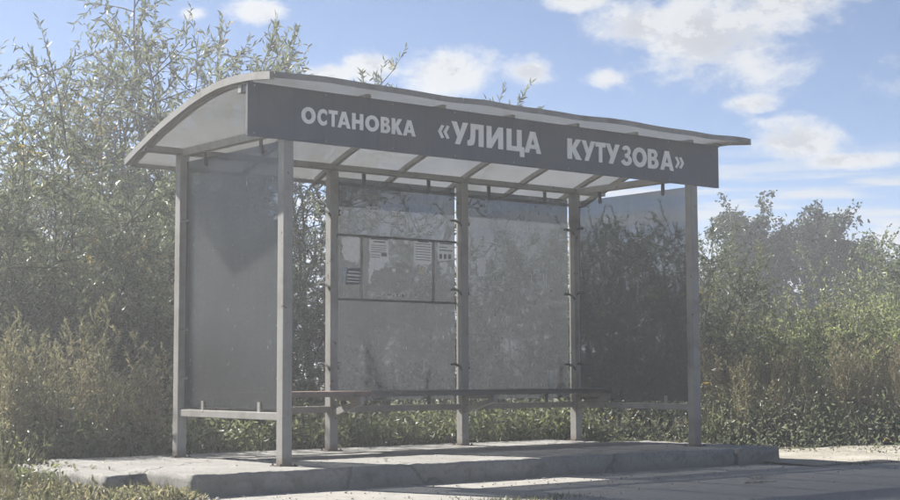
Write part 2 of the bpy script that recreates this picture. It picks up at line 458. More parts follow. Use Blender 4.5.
MT = dict(
    frame=mat_paint('grey frame paint', (0.265, 0.256, 0.238), rust=0.3),
    fascia=mat_paint('slate sign board', (0.066, 0.075, 0.098), dirt=(0.115, 0.115, 0.118), amount=0.65, rough=0.5),
    letter=mat_paint('sign letters', (0.80, 0.80, 0.80), dirt=(0.6, 0.6, 0.58), amount=0.4),
    trim=mat_paint('roof trim', (0.25, 0.242, 0.225), rust=0.2, amount=0.6),
    dark=mat_paint('dark clip', (0.06, 0.06, 0.06), rust=0.3),
    roof=mat_roof(),
    pane=mat_pane('dirty back pane', (0.86, 0.88, 0.9), 0.36, (0.116, 0.121, 0.124)),
    side=mat_pane('dirty side pane', (0.80, 0.82, 0.84), 0.53, (0.118, 0.119, 0.119)),
    concrete=mat_concrete(), road=mat_road(), ground=mat_ground(), dirt=mat_dirt(), bench=mat_bench(), glass=mat_glass(),
    paper=mat_paper('weathered paper', (0.90, 0.89, 0.87), 0.06),
    cream=mat_paper('yellowed paper', (0.70, 0.66, 0.56)),
    ink=mat_simple('faded ink', (0.17, 0.17, 0.18), 0.9, 0.3, 60),
    navy=mat_simple('dark sticker', (0.06, 0.065, 0.085), 0.6, 0.2, 30),
    pale=mat_simple('pale blue sticker', (0.38, 0.45, 0.5), 0.7, 0.2, 30),
    chalk=mat_paper('white paint marks', (0.80, 0.80, 0.79), 0.1),
    bark=mat_simple('shrub bark', (0.10, 0.088, 0.072), 0.9, 0.35, 25, 0.004),
    birch=mat_simple('pale bark', (0.30, 0.29, 0.27), 0.9, 0.5, 9, 0.004),
    stem=mat_simple('weed stem', (0.16, 0.125, 0.07), 0.8, 0.3, 25),
    stone=mat_simple('pebble', (0.30, 0.285, 0.26), 0.9, 0.35, 12),
    willow=mat_leaf('willow leaf', [(0.070, 0.090, 0.050), (0.115, 0.132, 0.085), (0.19, 0.20, 0.145), (0.09, 0.108, 0.062)], 0.5, (0.33, 0.22, 0.05)),
    shrub=mat_leaf('shrub leaf', [(0.16, 0.19, 0.075), (0.23, 0.25, 0.115), (0.32, 0.32, 0.17)], 0.5, (0.28, 0.24, 0.06)),
    alder=mat_leaf('round leaf', [(0.09, 0.12, 0.05), (0.13, 0.16, 0.08), (0.20, 0.22, 0.14)], 0.48),
    weed=mat_leaf('mugwort leaf', [(0.17, 0.175, 0.10), (0.26, 0.235, 0.15), (0.36, 0.30, 0.205), (0.19, 0.20, 0.115)], 0.45),
    dry=mat_leaf('dry stalk', [(0.27, 0.21, 0.13), (0.21, 0.175, 0.10), (0.36, 0.30, 0.20)], 0.45),
    cover=mat_leaf('ground leaf', [(0.10, 0.12, 0.06), (0.145, 0.16, 0.085), (0.21, 0.21, 0.125)], 0.5),
    grass=mat_leaf('grass blade', [(0.10, 0.11, 0.055), (0.15, 0.15, 0.08), (0.20, 0.185, 0.115)], 0.4),
    far=mat_leaf('far tree leaf', [(0.020, 0.040, 0.016), (0.034, 0.056, 0.026), (0.060, 0.082, 0.040)], 0.25),
    twig=mat_simple('dry twig', (0.33, 0.29, 0.23), 0.9, 0.3, 25),
    flower=mat_simple('yellow flower', (0.6, 0.42, 0.03), 0.8, 0.2, 25),
)

# ------------------------------------------------------------------ setting
def grid_sheet(name, xs, ys, zf, mat):
    V = [(x, y, zf(x, y)) for y in ys for x in xs]; n = len(xs)
    Fc = [(j * n + i, j * n + i + 1, (j + 1) * n + i + 1, (j + 1) * n + i) for j in range(len(ys) - 1) for i in range(n - 1)]
    return link_mesh(name, np_mesh(name, V, Fc, smooth=True), mat)


def axis(lo, hi, a, b, fine, coarse):
    out = list(np.arange(lo, a, coarse)) + list(np.arange(a, b, fine)) + list(np.arange(b, hi + coarse, coarse))
    return out


def ground_z(x, y):
    far = max(0.0, min(1.0, (math.hypot(x - 2, y - 1) - 9) / 25))
    bank = max(0.0, min(1.0, (y - 2.2) / 3.0)) * 0.10
    return GZ + (0.5 * far * mnoise.noise((x * .06, y * .06, 0)) if y > 1 or x > 12 else 0) + bank * (0.6 + 0.6 * mnoise.noise((x * .7, y * .7, 3)))


o = grid_sheet('ground', axis(-400, 400, -14, 22, .6, 16), axis(-400, 400, -2, 24, .6, 16), ground_z, MT['ground'])
tag(o, kind='structure')


def road_edge(x): return -0.95 + 0.16 * mnoise.noise((x * .5, 2, 0)) + 0.06 * mnoise.noise((x * 2.3, 5, 0))


xs = list(np.arange(-40, 60, .35)); ts = [0, .02, .05, .1, .2, .4, .7, 1]
V = [(x, (road_edge(x) + .55) * (1 - t) - 13.0 * t, GZ + .006 + .006 * mnoise.noise((x * .9, t * 9, 1))) for t in ts for x in xs]
n = len(xs)
me = np_mesh('road', V, [(j * n + i, (j + 1) * n + i, (j + 1) * n + i + 1, j * n + i + 1) for j in range(len(ts) - 1) for i in range(n - 1)], smooth=True)
tag(link_mesh('road', me, MT['road']), kind='structure')

# trodden dirt path that runs off the right end of the platform
xs = list(np.arange(4.6, 16, .2)); V = []; rows = 9
for j in range(rows):
    t = j / (rows - 1)
    for x in xs:
        y0 = -1.05 + 0.22 * mnoise.noise((x * .8, 9, 0)); y1 = 0.75 + 0.12 * (x - 5) * .4 + 0.25 * mnoise.noise((x * .9, 4, 0))
        V.append((x, y0 + (y1 - y0) * t, GZ + .016 + .022 * math.sin(math.pi * t) + .02 * mnoise.noise((x * 2, t * 4, 0)) * math.sin(math.pi * t)))
n = len(xs)
tag(link_mesh('dirt_path', np_mesh('dirt_path', V, [(j * n + i, j * n + i + 1, (j + 1) * n + i + 1, (j + 1) * n + i) for j in range(rows - 1) for i in range(n - 1)], smooth=True), MT['dirt']), kind='structure')


# ------------------------------------------------------------------ concrete platform
def rough_block(name, lo, hi, step, amp, mat, parent, seed=0.0):
    lo, hi = np.array(lo, float), np.array(hi, float)
    cnt = np.maximum(2, np.round((hi - lo) / step).astype(int))
    idx, V, Fc = {}, [], []

    def vert(i, j, k):
        key = (i, j, k)
        if key in idx: return idx[key]
        p = lo + (hi - lo) * np.array([i / cnt[0], j / cnt[1], k / cnt[2]])
        q = Vector(p * 3.1 + seed)
        r = 0.005 + 0.016 * max(0, mnoise.noise(q * 1.7) + .25)
        inner = np.clip(p, lo + r, hi - r); d = p - inner; L = np.linalg.norm(d)
        if L > 1e-9: p = inner + d / L * r
        n3 = np.array(mnoise.noise_vector(q * 2.0)) + .8 * np.array(mnoise.noise_vector(q * 6.0)) + .5 * np.array(mnoise.noise_vector(q * 17.0))
        edge = 1.0 if p[1] < lo[1] + .05 or p[0] < lo[0] + .05 or p[0] > hi[0] - .05 else 0.35
        p = p + n3 * amp * edge
        idx[key] = len(V); V.append(p); return idx[key]
    a, b, c = cnt
    for k in (0, c):
        for i in range(a):
            for j in range(b):
                f = (vert(i, j, k), vert(i + 1, j, k), vert(i + 1, j + 1, k), vert(i, j + 1, k)); Fc.append(f if k else f[::-1])
    for j in (0, b):
        for i in range(a):
            for k in range(c):
                f = (vert(i, j, k), vert(i + 1, j, k), vert(i + 1, j, k + 1), vert(i, j, k + 1)); Fc.append(f if j == 0 else f[::-1])
    for i in (0, a):
        for j in range(b):
            for k in range(c):
                f = (vert(i, j, k), vert(i, j + 1, k), vert(i, j + 1, k + 1), vert(i, j, k + 1)); Fc.append(f if i else f[::-1])
    return link_mesh(name, np_mesh(name, V, Fc, smooth=True), mat, parent)


plat = tag(empty('concrete_platform', (1.9, 0.7, GZ)), 'low worn concrete platform with crumbling kerb under the bus shelter', 'platform')


def child_at(o, parent):
    o.parent = parent; o.matrix_parent_inverse = Matrix.Translation(-Vector(parent.location)); return o


child_at(rough_block('slab', (-0.98, -0.46, GZ - .06), (4.30, 1.92, 0.0), .04, .008, MT['concrete'], None, 1.0), plat)
child_at(rough_block('kerb_block', (4.318, -0.49, GZ - .06), (4.86, 1.15, -0.004), .045, .010, MT['concrete'], None, 4.0), plat)
child_at(rough_block('kerb_block', (-1.30, 0.12, GZ - .06), (-1.0, 1.80, -0.015), .045, .014, MT['concrete'], None, 9.0), plat)

# ------------------------------------------------------------------ bus shelter
sh = tag(empty('bus_shelter', (0, 0, 0)), 'grey steel bus shelter with curved milky roof, dark name board and dirty panes', 'bus shelter')
BX = [0.0, 1.4436, 2.8838, 4.30]; YB = 1.518; LEN = 4.30
ROOF = [(-.355, 2.728), (-.10, 2.757), (.15, 2.764), (.36, 2.755), (.553, 2.732), (.76, 2.692), (.974, 2.637), (1.15, 2.588), (1.328, 2.532), (1.604, 2.434), (1.80, 2.356)]
RX0, RX1 = -0.36, 4.70


def roof_z(y):
    ys_, zs_ = zip(*ROOF); return float(np.interp(y, ys_, zs_))


def post(x, y, top):
    p = MB().box(x - .04, x + .04, y - .04, y + .04, 0.006, top).build('post', MT['frame'], sh, bevel=.005)
    MB().box(x - .075, x + .075, y - .065, y + .065, -.004, .0055).build('base_plate', MT['dark'], p)
    for sx in (-1, 1):
        for sy in (-1, 1): MB().tube([(x + sx * .06, y + sy * .052, .003), (x + sx * .06, y + sy * .052, .018)], .008, 6).build('anchor_bolt', MT['dark'], p)


post(0, 0, roof_z(0) - .06); post(LEN, 0, roof_z(0) - .06)
for x in BX: post(x, YB, 2.392)

# beams
MB().box(RX0 + .01, RX1 - .01, YB - .04, YB + .04, 2.394, 2.442).build('rear_beam', MT['frame'], sh, bevel=.004)
for x in (0.0, LEN):
    MB().box(x - .03, x + .03, .043, YB - .043, 2.378, 2.44).build('side_beam', MT['frame'], sh, bevel=.004)
MB().box(RX0 + .01, RX1 - .01, .043, .09, 2.640, 2.696).build('front_beam', MT['frame'], sh, bevel=.004)
for (a, b_, nm) in ((0, 1, 0), (1, 2, 0), (2, 3, 0)):
    MB().box(BX[a] + .042, BX[b_] - .042, YB - .03, YB + .025, .322, .376).build('lower_rail', MT['frame'], sh, bevel=.004)
for x in (0.0, LEN):
    MB().box(x - .028, x + .028, .042, YB - .042, .320, .374).build('lower_rail', MT['frame'], sh, bevel=.004)


# roof sheet with its sagging front lip, arched end trims and ribs
def sag(x, y):
    return (0.0035 * math.sin(x * 4.4 + .7) + 0.003 * math.sin(x * 8.3 + 1) + .007 * mnoise.noise((x * 1.1, 0, 0))) * max(0.0, min(1.0, (0.35 - y) / .7))


ys_ = list(np.linspace(-.352, 1.80, 34)); xs_ = list(np.linspace(RX0, RX1, 80))
V = [(x, y, roof_z(y) + sag(x, y)) for y in ys_ for x in xs_]; V += [(x, y, z - .016) for x, y, z in V]
n, m_ = len(xs_), len(xs_) * len(ys_)
Fc = [(j * n + i, j * n + i + 1, (j + 1) * n + i + 1, (j + 1) * n + i) for j in range(len(ys_) - 1) for i in range(n - 1)]
Fc += [tuple(m_ + q for q in f[::-1]) for f in Fc]
rim = [i for i in range(n)] + [j * n + n - 1 for j in range(1, len(ys_))] + [(len(ys_) - 1) * n + i for i in range(n - 2, -1, -1)] + [j * n for j in range(len(ys_) - 2, 0, -1)]
Fc += [(rim[(i + 1) % len(rim)], rim[i], rim[i] + m_, rim[(i + 1) % len(rim)] + m_) for i in range(len(rim))]
roof = link_mesh('roof', np_mesh('roof', V, Fc, smooth=False), MT['roof'], sh)
roof.data.polygons.foreach_set('use_smooth', np.array([i < 2 * (n - 1) * (len(ys_) - 1) for i in range(len(roof.data.polygons))]))


def arch(x0, x1, up_, dn, y0=-.352, y1=1.80, ex=0.0):
    b = MB(); P = []
    for y in np.linspace(y0, y1, 28):
        zz = roof_z(min(max(y, -.355), 1.8)) + sag((x0 + x1) / 2, y)
        P += [(x0, y, zz + up_), (x1, y, zz + up_), (x1, y, zz - dn), (x0, y, zz - dn)]
    fs = []
    for i in range(27):
        for k in range(4): fs.append((i * 4 + k, i * 4 + (k + 1) % 4, (i + 1) * 4 + (k + 1) % 4, (i + 1) * 4 + k))
    fs += [(3, 2, 1, 0), (108, 109, 110, 111)]
    return b.add(P, fs)


arch(RX0 - .006, RX0 + .03, .010, .044, -.36, 1.803).build('end_trim', MT['trim'], roof, fix=True)
arch(RX1 - .03, RX1 + .006, .010, .044, -.36, 1.803).build('end_trim', MT['trim'], roof, fix=True)
# front lip: folded strip following the sag, in three lengths
cuts = [RX0 + .034, 1.36, 3.02, RX1 - .034]
for a, b_ in zip(cuts[:-1], cuts[1:]):
    mb = MB(); xx = np.linspace(a + .003, b_ - .003, 26); P = []; fs = []
    for x in xx:
        z = roof_z(-.35) + sag(x, -.35) + .004 * mnoise.noise((x * 3, 7, 0))
        P += [(x, -.362, z + .012), (x, -.30, z + .018), (x, -.30, z + .004), (x, -.354, z + .002), (x, -.352, z - .030), (x, -.362, z - .032)]
    for i in range(25):
        for k in range(6): fs.append((i * 6 + k, i * 6 + (k + 1) % 6, (i + 1) * 6 + (k + 1) % 6, (i + 1) * 6 + k))
    fs += [(5, 4, 3, 2, 1, 0), tuple(150 + i for i in range(6))]
    mb.add(P, fs).build('front_lip', MT['trim'], roof, fix=True)
MB().box(RX0 + .034, RX1 - .034, 1.782, 1.812, 2.305, 2.336).build('rear_trim', MT['trim'], roof)
RIBX = [RX0 + .05, BX[1] / 2, BX[1], (BX[1] + BX[2]) / 2, BX[2], (BX[2] + BX[3]) / 2, BX[3], RX1 - .05]
for x in RIBX:
    arch(x - .02, x + .02, -.0175, .058, -.02, 1.77).build('rib', MT['frame'], sh, fix=True)

# name board with raised letters
YS = -.055
board = MB().box(-0.354, 4.614, YS, YS + .028, 2.322, 2.707).build('sign_board', MT['fascia'], sh, bevel=.003)
for x in (-.32, 1.44, 2.88, 4.58):
    MB().box(x - .018, x + .018, YS + .029, YS + .097, 2.645, 2.692).build('sign_bracket', MT['frame'], sh)


for x in np.linspace(-.30, 4.56, 9):
    for z in (2.345, 2.684):
        MB().tube([(x, YS + .004, z), (x, YS - .004, z)], .007, 6).build('screw', MT['trim'], board)


def arc(cx, cy_, rx, ry, a0, a1, n=14):
    return [(cx + rx * math.cos(math.radians(a0 + (a1 - a0) * i / n)), cy_ + ry * math.sin(math.radians(a0 + (a1 - a0) * i / n))) for i in range(n + 1)]


GLY = {
    'О': [[arc(.5, .5, .5, .51, 0, 345, 23), arc(.5, .5, .235, .275, 0, 345, 23)]],
    'С': [[arc(.56, .5, .56, .51, 47, 313, 26) + [(.94, .36)] + arc(.60, .5, .30, .27, 310, 50, 20) + [(.94, .64)]]],
    'Т': [[[(.34, 0), (.66, 0), (.66, .77), (1, .77), (1, 1), (0, 1), (0, .77), (.34, .77)]]],
    'А': [[[(0, 0), (.27, 0), (.335, .2), (.665, .2), (.73, 0), (1, 0), (.65, 1), (.35, 1)], [(.395, .39), (.5, .72), (.605, .39)]]],
    'Н': [[[(0, 0), (.31, 0), (.31, .38), (.69, .38), (.69, 0), (1, 0), (1, 1), (.69, 1), (.69, .61), (.31, .61), (.31, 1), (0, 1)]]],
    'В': [[[(0, 0)] + arc(.56, .29, .44, .29, -90, 62, 12) + arc(.52, .75, .38, .25, -35, 90, 10) + [(0, 1)],
           [(.33, .2), (.33, .42)] + arc(.52, .31, .13, .11, 90, -90, 8), [(.33, .61), (.33, .8)] + arc(.48, .705, .12, .095, 90, -90, 8)]],
    'К': [[[(0, 0), (.32, 0), (.32, .41), (.60, 0), (1, 0), (.58, .53), (.96, 1), (.60, 1), (.32, .62), (.32, 1), (0, 1)]]],
    'У': [[[(.2, 0), (.5, 0), (1, 1), (.69, 1), (.51, .57), (.31, 1), (0, 1), (.355, .33)]]],
    'Л': [[[(0, 0), (.2, 0), (.36, .05), (.44, .2), (.475, .45), (.48, .77), (.69, .77), (.69, 0), (1, 0), (1, 1), (.19, 1), (.185, .55), (.16, .33), (.10, .25), (0, .23)]]],
    'И': [[[(0, 0), (.3, 0), (.70, .56), (.70, 0), (1, 0), (1, 1), (.71, 1), (.29, .42), (.29, 1), (0, 1)]]],
    'Ц': [[[(0, 0), (.75, 0), (.75, -.24), (1, -.24), (1, .22), (.85, .22), (.85, 1), (.58, 1), (.58, .22), (.27, .22), (.27, 1), (0, 1)]]],
    'З': [[arc(.48, .74, .42, .27, 165, -48, 14) + arc(.48, .27, .52, .28, 44, -165, 16) + [(.24, .30)] + arc(.50, .285, .18, .11, 200, 420, 10) +
           [(.36, .42), (.36, .59)] + arc(.48, .715, .14, .105, -60, 160, 9)]],
    '«': [[[(0, .5), (.30, 0), (.52, .07), (.27, .5), (.52, .93), (.30, 1)]], [[(.46, .5), (.76, 0), (.98, .07), (.73, .5), (.98, .93), (.76, 1)]]],
    '»': [[[(.54, .5), (.24, 0), (.02, .07), (.27, .5), (.02, .93), (.24, 1)]], [[(1, .5), (.70, 0), (.48, .07), (.73, .5), (.48, .93), (.70, 1)]]],
}


def letters(word, spans, ox, scale, yt0, yb0, yt1, yb1, x0px, x1px):
    """each letter stands where the photograph shows it on the board's plane; top and base lines are straight"""
    z_t0, z_b0 = on_plane(x0px, yt0, 1, YS)[2], on_plane(x0px, yb0, 1, YS)[2]
    z_t1, z_b1 = on_plane(x1px, yt1, 1, YS)[2], on_plane(x1px, yb1, 1, YS)[2]
    zt, zb = (z_t0 + z_t1) / 2, (z_b0 + z_b1) / 2
    for ch, (a, b) in zip(word, spans):
        xa, xb = (on_plane(ox + q / scale, 140, 1, YS)[0] for q in (a, b))
        h0, h1 = (zb, zt) if ch not in '«»' else (zb + (zt - zb) * .17, zb + (zt - zb) * .78)
        mb = MB()
        for loops in GLY[ch]:
            mb.prism(loops, lambda u, v: (xa + u * (xb - xa), YS - .001, h0 + v * (h1 - h0)), (0, -.007, 0))
        mb.build('letter', MT['letter'], board, fix=True)


letters('ОСТАНОВКА', [(70, 161), (173, 238), (245, 303), (302, 385), (396, 468), (481, 569), (581, 641), (651, 720), (724, 804)], 290, 6.43, 107.2, 124.0, 120.3, 135.7, 307, 409)
letters('«УЛИЦА', [(114, 188), (200, 306), (303, 406), (426, 531), (554, 667), (668, 775)], 420, 6.43, 121.5, 143.8, 132.3, 153.6, 455, 535)
letters('КУТУЗОВА»', [(101, 187), (186, 268), (269, 330), (331, 414), (424, 486), (491, 576), (583, 646), (656, 737), (744, 799)], 550, 6.0, 137.4, 157.8, 152.4, 171.4, 569, 668)

# panes, their clips and tabs
YP = YB + .046


def pane(x0, x1, y0, y1, z0, z1, mat, tilt=0.0):
    p = MB().box(x0, x1, y0, y1, z0, z1).build('pane', mat, sh); return p


pane_b2 = pane(BX[1] + .012, BX[2] - .052, YP, YP + .004, .42, 2.345, MT['pane'])
pane_b3 = pane(BX[2] - .02, BX[3] - .05, YP, YP + .004, .415, 2.34, MT['pane'])
pane_l = pane(.012, .016, .05, YB - .05, .395, 2.335, MT['side'])
pane_r = pane(LEN + .012, LEN + .016, .05, YB - .05, .395, 2.32, MT['side'])
for x0, x1 in ((BX[1], BX[2]), (BX[2], BX[3])):
    for t in (.25, .75):
        x = x0 + (x1 - x0) * t
        MB().box(x - .018, x + .018, YP - .012, YP - .001, .35, .465).build('tab', MT['dark'], sh)
        MB().box(x - .018, x + .018, YP - .012, YP - .001, 2.28, 2.41).build('tab', MT['dark'], sh)
for xs1, sg in ((0.0, -1), (LEN, -1)):
    for y in (.35, 1.17):
        MB().box(xs1 + .002, xs1 + .0115, y - .018, y + .018, .372, .445).build('tab', MT['frame'], sh)
        MB().box(xs1 + .002, xs1 + .0115, y - .018, y + .018, 2.27, 2.385).build('tab', MT['dark'], sh)


def clip(x, z, s):
    MB().tube([(x + s * .105, YP - .008, z + .012), (x + s * .06, YP - .008, z + .014), (x + s * .049, YP - .03, z + .006), (x + s * .047, YB - .02, z - .012), (x + s * .046, YB - .045, z - .04)],
              [.011, .012, .012, .011, .008], 6).build('clip', MT['dark'], sh, smooth=True)


for x, sides in ((BX[1], (1, -1)), (BX[2], (-1, 1)), (BX[3], (-1,))):
    for z in (2.03, 1.40, .72):
        for s in sides:
            if x == BX[1] and s == 1 and z == 1.40: continue
            clip(x, z + (.0 if s < 0 else .01), s)
for z in (2.05, 1.42, .74):
    MB().tube([(LEN + .012, YB - .11, z), (LEN + .004, YB - .06, z + .004), (LEN - .02, YB - .046, z - .01)], [.011, .012, .009], 6).build('clip', MT['dark'], sh, smooth=True)
for z in (1.86, 1.0, .62):
    MB().tube([(.008, .10, z), (-.004, .055, z), (-.03, .046, z - .01)], [.010, .011, .008], 6).build('clip', MT['trim'], sh, smooth=True)
    MB().tube([(.008, YB - .10, z), (-.004, YB - .055, z), (-.03, YB - .046, z - .01)], [.010, .011, .008], 6).build('clip', MT['trim'], sh, smooth=True)

# notice frame strips across the second bay
YN = YP - .012
for z in (1.845, 1.288):
    MB().box(BX[1] + .042, BX[2] - .042, YN, YP - .0012, z - .010, z + .010).build('notice_rail', MT['dark'], sh)
for x in (1.782, 2.577):
    MB().box(x - .012, x + .012, YN + .001, YP - .0012, 1.299, 1.834).build('notice_divider', MT['frame'], sh)

# bench carried on gusset brackets
for k in range(3):
    y0 = 1.045 + k * .137
    MB().box(.10 + .01 * k, 4.31 - .012 * k, y0, y0 + .128, .460, .506).build('bench_board', MT['bench'], sh, bevel=.004)
for x in BX:
    if x == 0: x = .06
    b = MB(); x0, x1 = x - .022, x + .022
    ya = YB - .041
    b.box(x0, x1, 1.055, ya, .424, .4585)
    b.build('bench_arm', MT['frame'], sh)
    b = MB(); prof = [(ya, .29), (ya, .352), (1.13, .423), (1.06, .423), (1.06, .400)]
    b.prism([prof], lambda u, v: (x - .018, u, v), (.036, 0, 0)).build('bench_strut', MT['frame'], sh, fix=True)

# scrawls and scratches on the panes
def marks(parent, strokes, wpx, ox, oy, sc, y=None):
    mb = MB(); y = YP - .0014 if y is None else y
    for st_ in strokes:
        for (a, b) in zip(st_[:-1], st_[1:]):
            pa, pb = on_plane(ox + a[0] / sc, oy + a[1] / sc, 1, y), on_plane(ox + b[0] / sc, oy + b[1] / sc, 1, y)
            mb.tube([pa, pb], wpx / sc * .0085 / 2, 4)
    return mb.build('scrawl', MT['chalk'], parent)


marks(pane_b2, [[(192, 70), (200, 108), (252, 70), (254, 115), (205, 80), (192, 70)], [(196, 72), (250, 74)],
                [(332, 80), (288, 80), (287, 116), (342, 118)], [(296, 98), (322, 86), (318, 100), (297, 104)], [(340, 76), (340, 88)]], 4.5, 320, 190, 4.167)
marks(pane_b2, [[(345, 178), (360, 184), (392, 182), (412, 188), (430, 178), (468, 188)], [(438, 180), (446, 170), (462, 176), (466, 186)]], 6, 320, 190, 4.167)
marks(pane_b3, [[(80, 345), (95, 355), (118, 352), (150, 345), (168, 340), (165, 330)], [(135, 300), (148, 295), (158, 310), (158, 330), (140, 350), (152, 385)], [(120, 243), (172, 244)],
                [(270, 345), (275, 405), (300, 415), (318, 395), (312, 345)]], 3.5, 450, 170, 3.333)


# notices, each a sheet of its own stuck on the pane
def jag(poly, amt, per=4):
    out = []
    for (a, b) in zip(poly, poly[1:] + poly[:1]):
        for i in range(per):
            t = i / per; k = amt if i else amt * .3
            out.append((a[0] + (b[0] - a[0]) * t + random.uniform(-k, k), a[1] + (b[1] - a[1]) * t + random.uniform(-k, k)))
    return out


def notice(name, label, poly, mat, torn=0.0, lines=(), ink='ink', ox=320, oy=190, sc=4.167, cat='notice', group=None):
    y = YP - .0022
    cx = sum(p[0] for p in poly) / len(poly); cyy = max(p[1] for p in poly)
    base = on_plane(ox + cx / sc, oy + cyy / sc, 1, y)
    t = tag(empty(name, base), label, cat, group)
    pp = jag(poly, torn) if torn else poly
    to3 = lambda u, v: on_plane(ox + u / sc, oy + v / sc, 1, y) - base
    MB().prism([pp], to3, (0, .0009, 0)).build('sheet', MT[mat], t, fix=True)
    if lines:
        mb = MB()
        for (xa, xb, yy, hh) in lines:
            mb.prism([[(xa, yy), (xb, yy + (xb - xa) * .07), (xb, yy + (xb - xa) * .07 + hh), (xa, yy + hh)]], lambda u, v: to3(u, v) + np.array([0, -.0008, 0]), (0, .0005, 0))
        mb.build('print', MT[ink], t, fix=True)
    return t


notice('torn_poster', 'blank white torn poster in the narrow left column of the notice frame', [(94, 200), (120, 193), (160, 195), (176, 215), (172, 285), (152, 312), (148, 300), (128, 300), (100, 288), (92, 245)], 'paper', 4)
notice('dark_sticker', 'dark rectangular sticker with pale lines under the blank torn poster', [(112, 327), (172, 325), (171, 392), (104, 394)], 'navy', 0,
       [(118, 166, 337, 5), (112, 168, 350, 7), (112, 166, 366, 4), (110, 166, 378, 4)], 'paper', cat='sticker')
notice('blue_sticker', 'small pale blue sticker scrap beside the dark sticker', [(88, 322), (124, 324), (104, 345), (98, 392), (90, 392)], 'pale', 1.5, cat='sticker')
LN = [(215, 278, 212 + i * 11, 3) for i in range(8)]
notice('printed_notice', 'printed white notice with a bold heading and long torn tail', [(205, 196), (286, 200), (288, 302), (272, 300), (265, 325), (240, 335), (224, 330), (212, 360), (210, 392), (203, 390), (202, 330), (206, 296)], 'paper', 2,
       [(210, 282, 200, 5), (222, 272, 212, 5)] + [(212, 276, 228 + i * 9, 2.5) for i in range(4)] + [(255, 278, 262, 14), (213, 250, 268, 2.5), (213, 250, 277, 2.5)])
notice('ragged_notice', 'printed notice with ragged lower edge right of the four corner scraps', [(389, 208), (468, 212), (472, 305), (455, 312), (440, 308), (425, 318), (410, 306), (398, 330), (392, 300)], 'paper', 2.5,
       [(398, 460, 222 + i * 11, 2.5) for i in range(7)] + [(408, 452, 213, 4)])
notice('small_note', 'small yellowed note stuck below the ragged notice', [(412, 318), (440, 320), (439, 350), (410, 346)], 'cream', 1)
notice('right_notice', 'printed notice with dark blocks in the narrow right column of the frame', [(490, 212), (558, 214), (560, 292), (492, 296)], 'paper', 1.5,
       [(498, 552, 220, 4), (498, 530, 236, 3), (497, 552, 248, 4), (498, 508, 266, 20), (516, 526, 267, 20), (534, 546, 268, 20)])
notice('torn_strip', 'white torn strip remains below the notice with dark blocks', [(500, 302), (515, 300), (532, 303), (528, 352), (520, 346), (503, 354), (514, 325), (498, 318)], 'paper', 2.5)
notice('torn_strip', 'sharp small paper shred near the right edge of the notice frame', [(538, 318), (548, 322), (556, 350), (545, 346)], 'paper', 1.5)
for (x, y, w) in ((308, 215, 8), (360, 217, 9), (308, 335, 8), (363, 339, 6)):
    notice('corner_scrap', 'small square paper corner left from a removed poster', [(x - w, y - w), (x + w, y - w + 1), (x + w - 1, y + w), (x - w + 2, y + w)], 'paper', 1.5, cat='paper scrap', group='corner scraps of a removed poster')
notice('torn_poster', 'pale torn poster patch stuck on the unframed back pane', [(92, 298), (100, 292), (118, 296), (119, 340), (112, 358), (96, 352), (90, 335)], 'paper', 2.5, ox=450, oy=170, sc=3.333)
mb = MB(); random.seed(5)
for k in range(120):
    x = random.choice([random.uniform(203, 268), random.uniform(288, 352), random.uniform(380, 470), random.gauss(300, 30)])
    y = random.choice([random.gauss(438, 5), random.gauss(438, 5), random.uniform(370, 445)])
    if x > 375: y = random.uniform(330, 450)
    if not 200 < x < 474: continue
    s = random.uniform(1.2, 5.0) * (1.0 if y > 425 else .6)
    q = [(x + s * math.cos(a + random.uniform(-.4, .4)) * random.uniform(.7, 1.6), y + s * math.sin(a) * random.uniform(.5, 1.1)) for a in (0, 1.25, 2.5, 3.8, 5.0)]
    mb.prism([q], lambda u, v: on_plane(320 + u / 4.167, 190 + v / 4.167, 1, YP - .0018), (0, .0006, 0))
tag(mb.build('paper_remains', MT['paper'], pane_b2, fix=True), kind='stuff')

# glass with painted glints left on the bench
gx, gy = on_plane(550.4, 387.0, 1, 1.13)[0], 1.13
prof = [(.0, .002), (.024, .002), (.027, .010), (.0275, .125), (.0275, .166), (.0255, .168), (.0255, .125), (.0245, .016), (.0, .014)]
V, Fc, K = [], [], 18
for r, z in prof:
    for j in range(K): V.append((r * math.cos(2 * math.pi * j / K), r * math.sin(2 * math.pi * j / K), z))
for i in range(len(prof) - 1):
    for j in range(K): Fc.append((i * K + j, i * K + (j + 1) % K, (i + 1) * K + (j + 1) % K, (i + 1) * K + j))
o = link_mesh('drinking_glass', np_mesh('drinking_glass', V, Fc, smooth=True), MT['glass'])
o.location = (gx, gy, .506)
tag(o, 'tall clear empty glass standing on the bench', 'glass')

